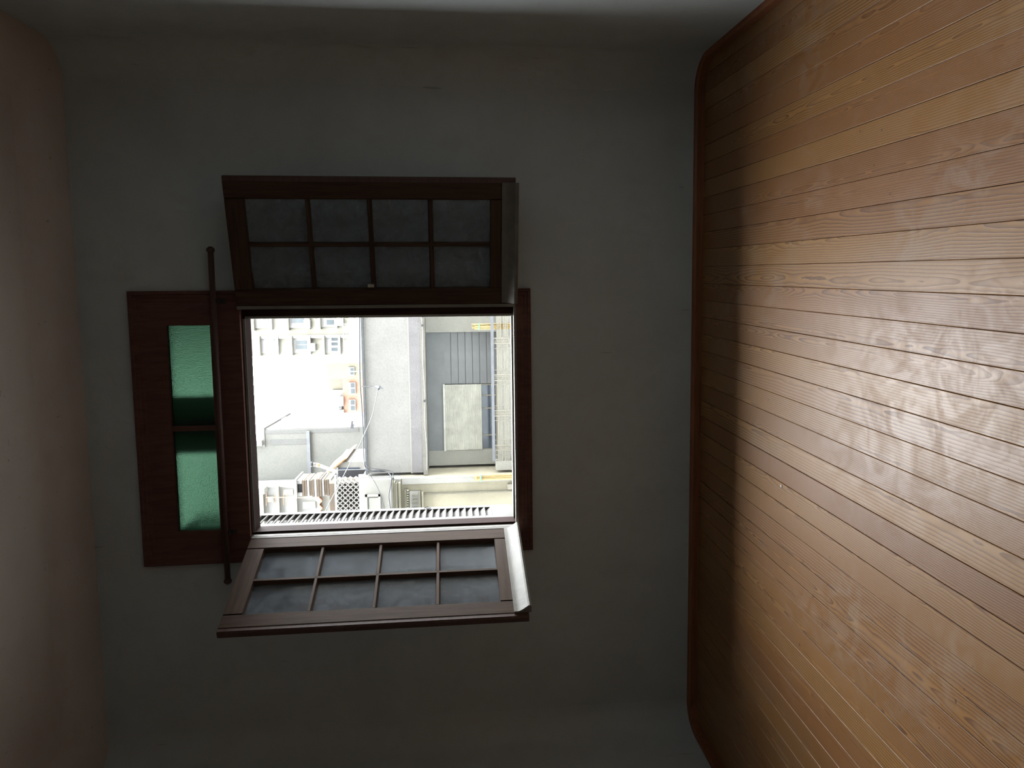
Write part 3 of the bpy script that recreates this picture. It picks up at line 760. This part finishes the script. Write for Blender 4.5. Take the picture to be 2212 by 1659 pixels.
# ---- far cream apartment block ------------------------------------------------
YD = 45.0
bD = tag(empty('apartment_block', (2.0, YD, GZ)), 'tall cream apartment block with rows of windows, far right through the window', 'building')
xl_ = at(650, 768, YD).x
EM().box(xl_, 14, YD, YD + 10, GZ, 26).build('wall', M['cream2'], bD)
x = at(650, 727.5, YD).x; EM().box(x - .10, x + .10, YD - .25, YD, GZ, 26).build('pilaster', M['farwhite'], bD)
def dwin(px0, px1, py0, py1, panes, fr=True):
    xa, xb, za, zb_ = rect(px0, px1, py0, py1, YD)
    wdw = empty('window', (0, 0, 0), bD)
    EM().box(xa, xb, YD - .16, YD, za, zb_).build('surround', M['farwhite'], wdw)
    EM().box(xa - .15, xb + .1, YD - .55, YD, zb_, zb_ + .14).build('hood', M['cream3'], wdw)
    EM().box(xa - .1, xb + .1, YD - .35, YD, za - .12, za).build('sill', M['farwhite'], wdw)
    for (a, b, c_, d) in panes:
        qa, qb, qc, qd = rect(a, b, c_, d, YD); EM().box(qa, qb, YD - .19, YD - .15, qc, qd).build('pane', M['farpane'], wdw)
dwin(566, 600, 729, 763, ((579, 594, 730, 741), (579, 594, 747.5, 760)))
dwin(635, 669, 729, 762, ((640, 664, 736, 743.5), (640, 664, 745.5, 754)))
dwin(704, 733, 728, 762, ((717, 730, 729, 736), (717, 730, 739.5, 746), (717, 730, 751, 758)))
dwin(553, 586, 684, 709, ((567, 581, 687, 698), (568, 584, 703.5, 706)))
dwin(627, 667, 682, 708, ((630, 658, 686, 697.5),))
dwin(695, 726, 684, 706, ((706.5, 722, 691, 701),))
for px, py, lab in ((675, 750, 'air conditioner beside the middle window of the far cream block'), (664, 700, 'air conditioner at the jamb edge, middle row of the far cream block'), (734, 695, 'air conditioner low at the jamb edge on the far cream block')):
    c0 = at(px, py, YD - .35); a = tag(empty('air_conditioner', c0), lab, 'air conditioner', 'air conditioners on the far cream block')
    EM().box(c0.x - .28, c0.x + .28, YD - .55, YD - .16, c0.z - .20, c0.z + .20).build('body', M['acbody'], a)
    m = EM(); m.tube([(c0.x - .05, YD - .57, c0.z), (c0.x - .05, YD - .54, c0.z)], .15, 14).build('fan_grille', M['acgrill'], a)
    for s_ in (-.2, .2): EM().box(c0.x + s_ - .02, c0.x + s_ + .02, YD - .5, YD, c0.z - .25, c0.z - .2).build('bracket', M['acgrill'], a)
# white terrace house in front of it
YE = 40.0
x0, x1, z0, z1 = rect(741, 785, 640, 782, YE)
bE = tag(empty('terrace_house', ((x0 + x1) / 2, YE, GZ)), 'low white house with a railed roof terrace below the far cream block', 'building')
EM().box(x0, x1 + 6, YE, YE + 4.5, GZ, z1 - .35).build('wall', M['farwhite'], bE)
for py in range(700, 783, 6):
    x = at(745, py, YE).x; EM().box(x - .025, x + .025, YE, YE + .05, z1 - .35, z1).build('rail_post', M['acgrill'], bE)
EM().box(x0, x1 + 6, YE - .01, YE + .06, z1 - .03, z1 + .02).build('hand_rail', M['acbody'], bE)
x0, x1, z0, z1 = rect(711, 730, 769, 781, YE + 1)
o = EM().box(x0, x1, YE + 1, YE + 1.6, rect(741, 785, 640, 782, YE)[3] - .35, z1).build('tank', M['tank']); o.name = 'water_tank'; tag(o, 'pale blue water tank on the white terrace roof', 'tank')
# far brick block
YF = 60.0
xa, xb, za, zb_ = rect(707, 776, 784, 905, YF)
bF = tag(empty('brick_house', ((xa + xb) / 2, YF, GZ)), 'far house in red brick and cream render with white windows above the parapet', 'building')
xs = at(740, 819, YF).x; zs2 = at(741, 860, YF).z
EM().box(xs, xb, YF, YF + 8, GZ, zb_).build('cream_wall', M['cream3'], bF)
EM().box(xa, xs, YF + .1, YF + 8, GZ, zs2).build('brick_wall', M['brick'], bF)
q = rect(709, 742, 819, 846, YF); EM().box(q[0], q[1], YF + .5, YF + 8, zs2 - .1, q[3]).build('roof_room', M['cream3'], bF)
q = rect(718, 742, 843, 905, YF); EM().box(q[0], q[1], YF + .3, YF + 8, zs2 - .1, q[3]).build('roof_room', M['farwhite'], bF)
q = rect(706.5, 712, 854, 905, YF); EM().box(q[0], q[1], YF + .9, YF + 8, q[2] - .5, q[3]).build('roof_slab', M['cream3'], bF)
def fwin(px0, px1, py0, py1, n):
    q = rect(px0, px1, py0, py1, YF); wdw = empty('window', (0, 0, 0), bF)
    EM().box(q[0], q[1], YF - .15, YF + .12, q[2], q[3]).build('surround', M['farwhite'], wdw)
    w_ = (q[1] - q[0]) / n
    for k in range(n): EM().box(q[0] + w_ * (k + .12), q[0] + w_ * (k + .88), YF - .18, YF - .14, q[2] + .08, q[3] - .18).build('pane', M['farpane'], wdw)
fwin(754, 768.5, 826, 851, 2); fwin(754, 768.5, 863, 887.5, 2); fwin(753, 766, 793, 811, 1); fwin(728, 738, 862, 884, 1)
for px, py, lab in ((736, 867, 'air conditioner on the white roof room above the brick wall'), (737, 895, 'air conditioner at the left end of the white roof room')):
    c0 = at(px, py, YF - .3); a = tag(empty('air_conditioner', c0), lab, 'air conditioner')
    EM().box(c0.x - .42, c0.x + .42, YF - .4, YF + .3, c0.z - .24, c0.z + .24).build('body', M['acbody'], a)
    EM().tube([(c0.x, YF - .43, c0.z), (c0.x, YF - .39, c0.z)], .18, 12).build('fan_grille', M['acgrill'], a)
c0 = at(739, 803, 30); o = EM().tube([c0, (c0.x, c0.y, GZ)], .03, 6).build('mast', M['acgrill']); tag(o, 'thin grey mast standing in front of the far cream wall', 'mast')
# boxes at the party wall edges
YR = 20.8
for px, py, Y, lab in ((671, 909, YC + 3.4, 'window air conditioner high on the white side of the grey block'), (555, 958, YC - .2, 'window air conditioner at the top of the grey party wall'), (560, 1062, YR - .5, 'window air conditioner on the low white roofs beside the shutter')):
    c0 = at(px, py, Y); a = tag(empty('window_air_conditioner', c0), lab, 'air conditioner')
    EM().box(c0.x - .10, c0.x + .10, Y, Y + .5, c0.z - .17, c0.z + .17).build('body', M['acbody'], a)
    EM().box(c0.x - .06, c0.x + .06, Y - .012, Y, c0.z - .12, c0.z + .06).build('grille', M['acgrill'], a)
# ---- low white roofs at the bottom left of the view ---------------------------
x0, x1, z0, z1 = rect(540, 700, 1051, 1130, YR)
bR = tag(empty('white_annex', ((x0 + x1) / 2, YR, GZ)), 'cluttered white roof annex with ledges, next to the grey party wall', 'building')
EM().box(x0 - 3, x1, YR, YR + 1.1, GZ, z1 + 1.2).build('wall', M['farwhite'], bR)
for px in (568, 602, 640): 
    zz = at(px, 1075, YR).z; EM().box(x0 - 3, x1 + .05, YR - .16, YR, zz - .05, zz + .03).build('ledge', M['bars'], bR)
for (a, b, c_, d) in ((613, 634, 1057, 1068), (655, 682, 1083, 1098), (578, 592, 1072, 1084)):
    q = rect(a, b, c_, d, YR); w_ = EM().box(q[0], q[1], YR - .05, YR + .02, q[2], q[3]).build('window', M['bars'], bR)
    EM().box(q[0] + .04, q[1] - .03, YR - .06, YR - .045, q[2] + .05, q[3] - .05).build('pane', M['attic'], w_)
an = tag(empty('roof_antenna', at(640, 1080, YR - .6)), 'rusty television antenna on the white annex roof', 'antenna')
EM().tube([at(690, 1076, YR - .6), at(575, 1074, YR - .6)], .014, 6).build('mast', M['rust'], an)
for px in (575, 594, 612, 620): EM().tube([at(px, 1064, YR - .6), at(px, 1092, YR - .6)], .008, 5).build('rod', M['rust'], an)
# scalloped clay tile edge
q = rect(687, 693, 1070, 1118, 16.4); te = tag(empty('tile_eave', (q[0], 16.4, q[2])), 'wavy orange clay tile eave beside the lattice screen', 'roof tiles')
nt = 6
for k in range(nt):
    xx = q[0] + (q[1] - q[0]) * (k + .5) / nt; r_ = (q[1] - q[0]) / nt * .5; s_ = 1 if k % 2 else -1
    EM().loft([[(xx + r_ * math.cos(PI * j / 8), y, q[2] + s_ * r_ * .8 * math.sin(PI * j / 8)) for j in range(9)] + [(xx + (r_ - .02) * math.cos(PI * j / 8), y, q[2] + s_ * (r_ - .02) * .8 * math.sin(PI * j / 8)) for j in range(8, -1, -1)] for y in (16.4, 17.2)]).build('clay_tile', M['clay'], te)
x0, x1, z0, z1 = rect(694, 713, 1070, 1118, 16.5); EM().box(x0, x1, 16.5, 17.2, oz(778), z1).build('wall_below', M['attic'], te)

fl_ = tag(empty('flood_lamp', at(762, 917, YC - .35)), 'dark flood lamp on a bracket at the corner of the grey block', 'lamp')
x0, x1, z0, z1 = rect(757, 765, 909, 925, YC - .35); EM().loft([[(x0, YC - .4, z0), (x1, YC - .4, z0 + .06), (x1, YC - .4, z1 - .05), (x0, YC - .4, z1)], [(x0 + .05, YC - .15, z0 + .05), (x1 - .03, YC - .15, z0 + .08), (x1 - .03, YC - .15, z1 - .08), (x0 + .05, YC - .15, z1 - .05)]]).build('housing', M['cable'], fl_)
EM().box(x0 + .06, x0 + .10, YC - .2, YC, z0 + .04, z0 + .08).build('bracket', M['cable'], fl_)
# ---- cables -------------------------------------------------------------------
def cable(label, pts, r, mat, group=None):
    P = [at(a, b, Y) for a, b, Y in pts]
    # smooth through the points
    Q = []
    for i in range(len(P) - 1):
        p0, p1, p2, p3 = P[max(i - 1, 0)], P[i], P[i + 1], P[min(i + 2, len(P) - 1)]
        for k in range(6):
            t = k / 6; Q.append(.5 * ((2 * p1) + (p2 - p0) * t + (2 * p0 - 5 * p1 + 4 * p2 - p3) * t * t + (3 * p1 - p0 - 3 * p2 + p3) * t ** 3))
    Q.append(P[-1]); m = MB(); m.smooth = True; m.tube(Q, r, 6)
    o = m.build('cable', mat); tag(o, label, 'cable', group); return o
Yc = YA - .06
cable('thick black cable bundle along the parapet top, dropping at the house corner', ((776, 600, Yc), (776.5, 690, Yc), (777, 800, Yc), (779, 845, Yc), (783, 900, Yc), (785, 960, Yc), (787, 1000, Yc), (793, 1014, Yc), (812, 1018.5, Yc), (832, 1018, Yc)), .015, M['cable'])
cable('black cable sagging from the parapet corner along the ornate cornice', ((790, 1010, Yc - .05), (802, 1017, Yc - .05), (818, 1016, Yc - .05), (836, 1020, Yc - .05), (845, 1030, YO - .3), (843, 1050, YO - .3), (840, 1072, YO - .3), (843, 1100, YO - .3), (843, 1125, YO - .3)), .013, M['cable'])
cable('second black cable looping beside the attic corner', ((786, 995, Yc - .1), (797, 1010, Yc - .1), (823, 1014, Yc - .1), (845, 1018, Yc - .1), (849, 1026, YO - .3), (846, 1045, YO - .3), (847, 1075, YO - .3), (846, 1110, YO - .3)), .009, M['cable'])
cable('thin pale wire drooping over the attic panel', ((788, 1012, YO - .1), (802, 1030, YO - .1), (815, 1052, YO - .1), (824, 1075, YO - .1), (831, 1100, YO - .1)), .007, M['cable'])
cable('pale conduit across the attic wall top', ((777, 1031.5, YO), (810, 1031.5, YO), (845, 1030, YO)), .018, M['white'])
cable('long grey cable slanting from the bracket on the parapet down to the tile roofs', ((846 - 30, 842, YA - .35), (806, 890, 12.3), (795, 920, 11.9), (771, 972, 11.2), (740, 1032, 10.4), (705, 1100, 9.6), (660, 1190, 8.6)), .0085, M['railp'])
br = tag(empty('cable_bracket', at(822, 838, YA - .05)), 'iron bracket with insulator on the grey parapet', 'bracket')
EM().tube([at(781, 834.5, YA - .05), at(806, 834.5, YA - .1), at(812, 837, YA - .2)], .014, 6).build('arm', M['cable'], br)
EM().tube([at(812, 835, YA - .2), at(820, 836, YA - .3), at(828, 840, YA - .3)], [.022, .034, .010], 8).build('insulator', M['railp'], br)
EM().tube([at(820, 838, YA - .3), at(816, 842, YA - .35)], .02, 6).build('clamp', M['cable'], br)
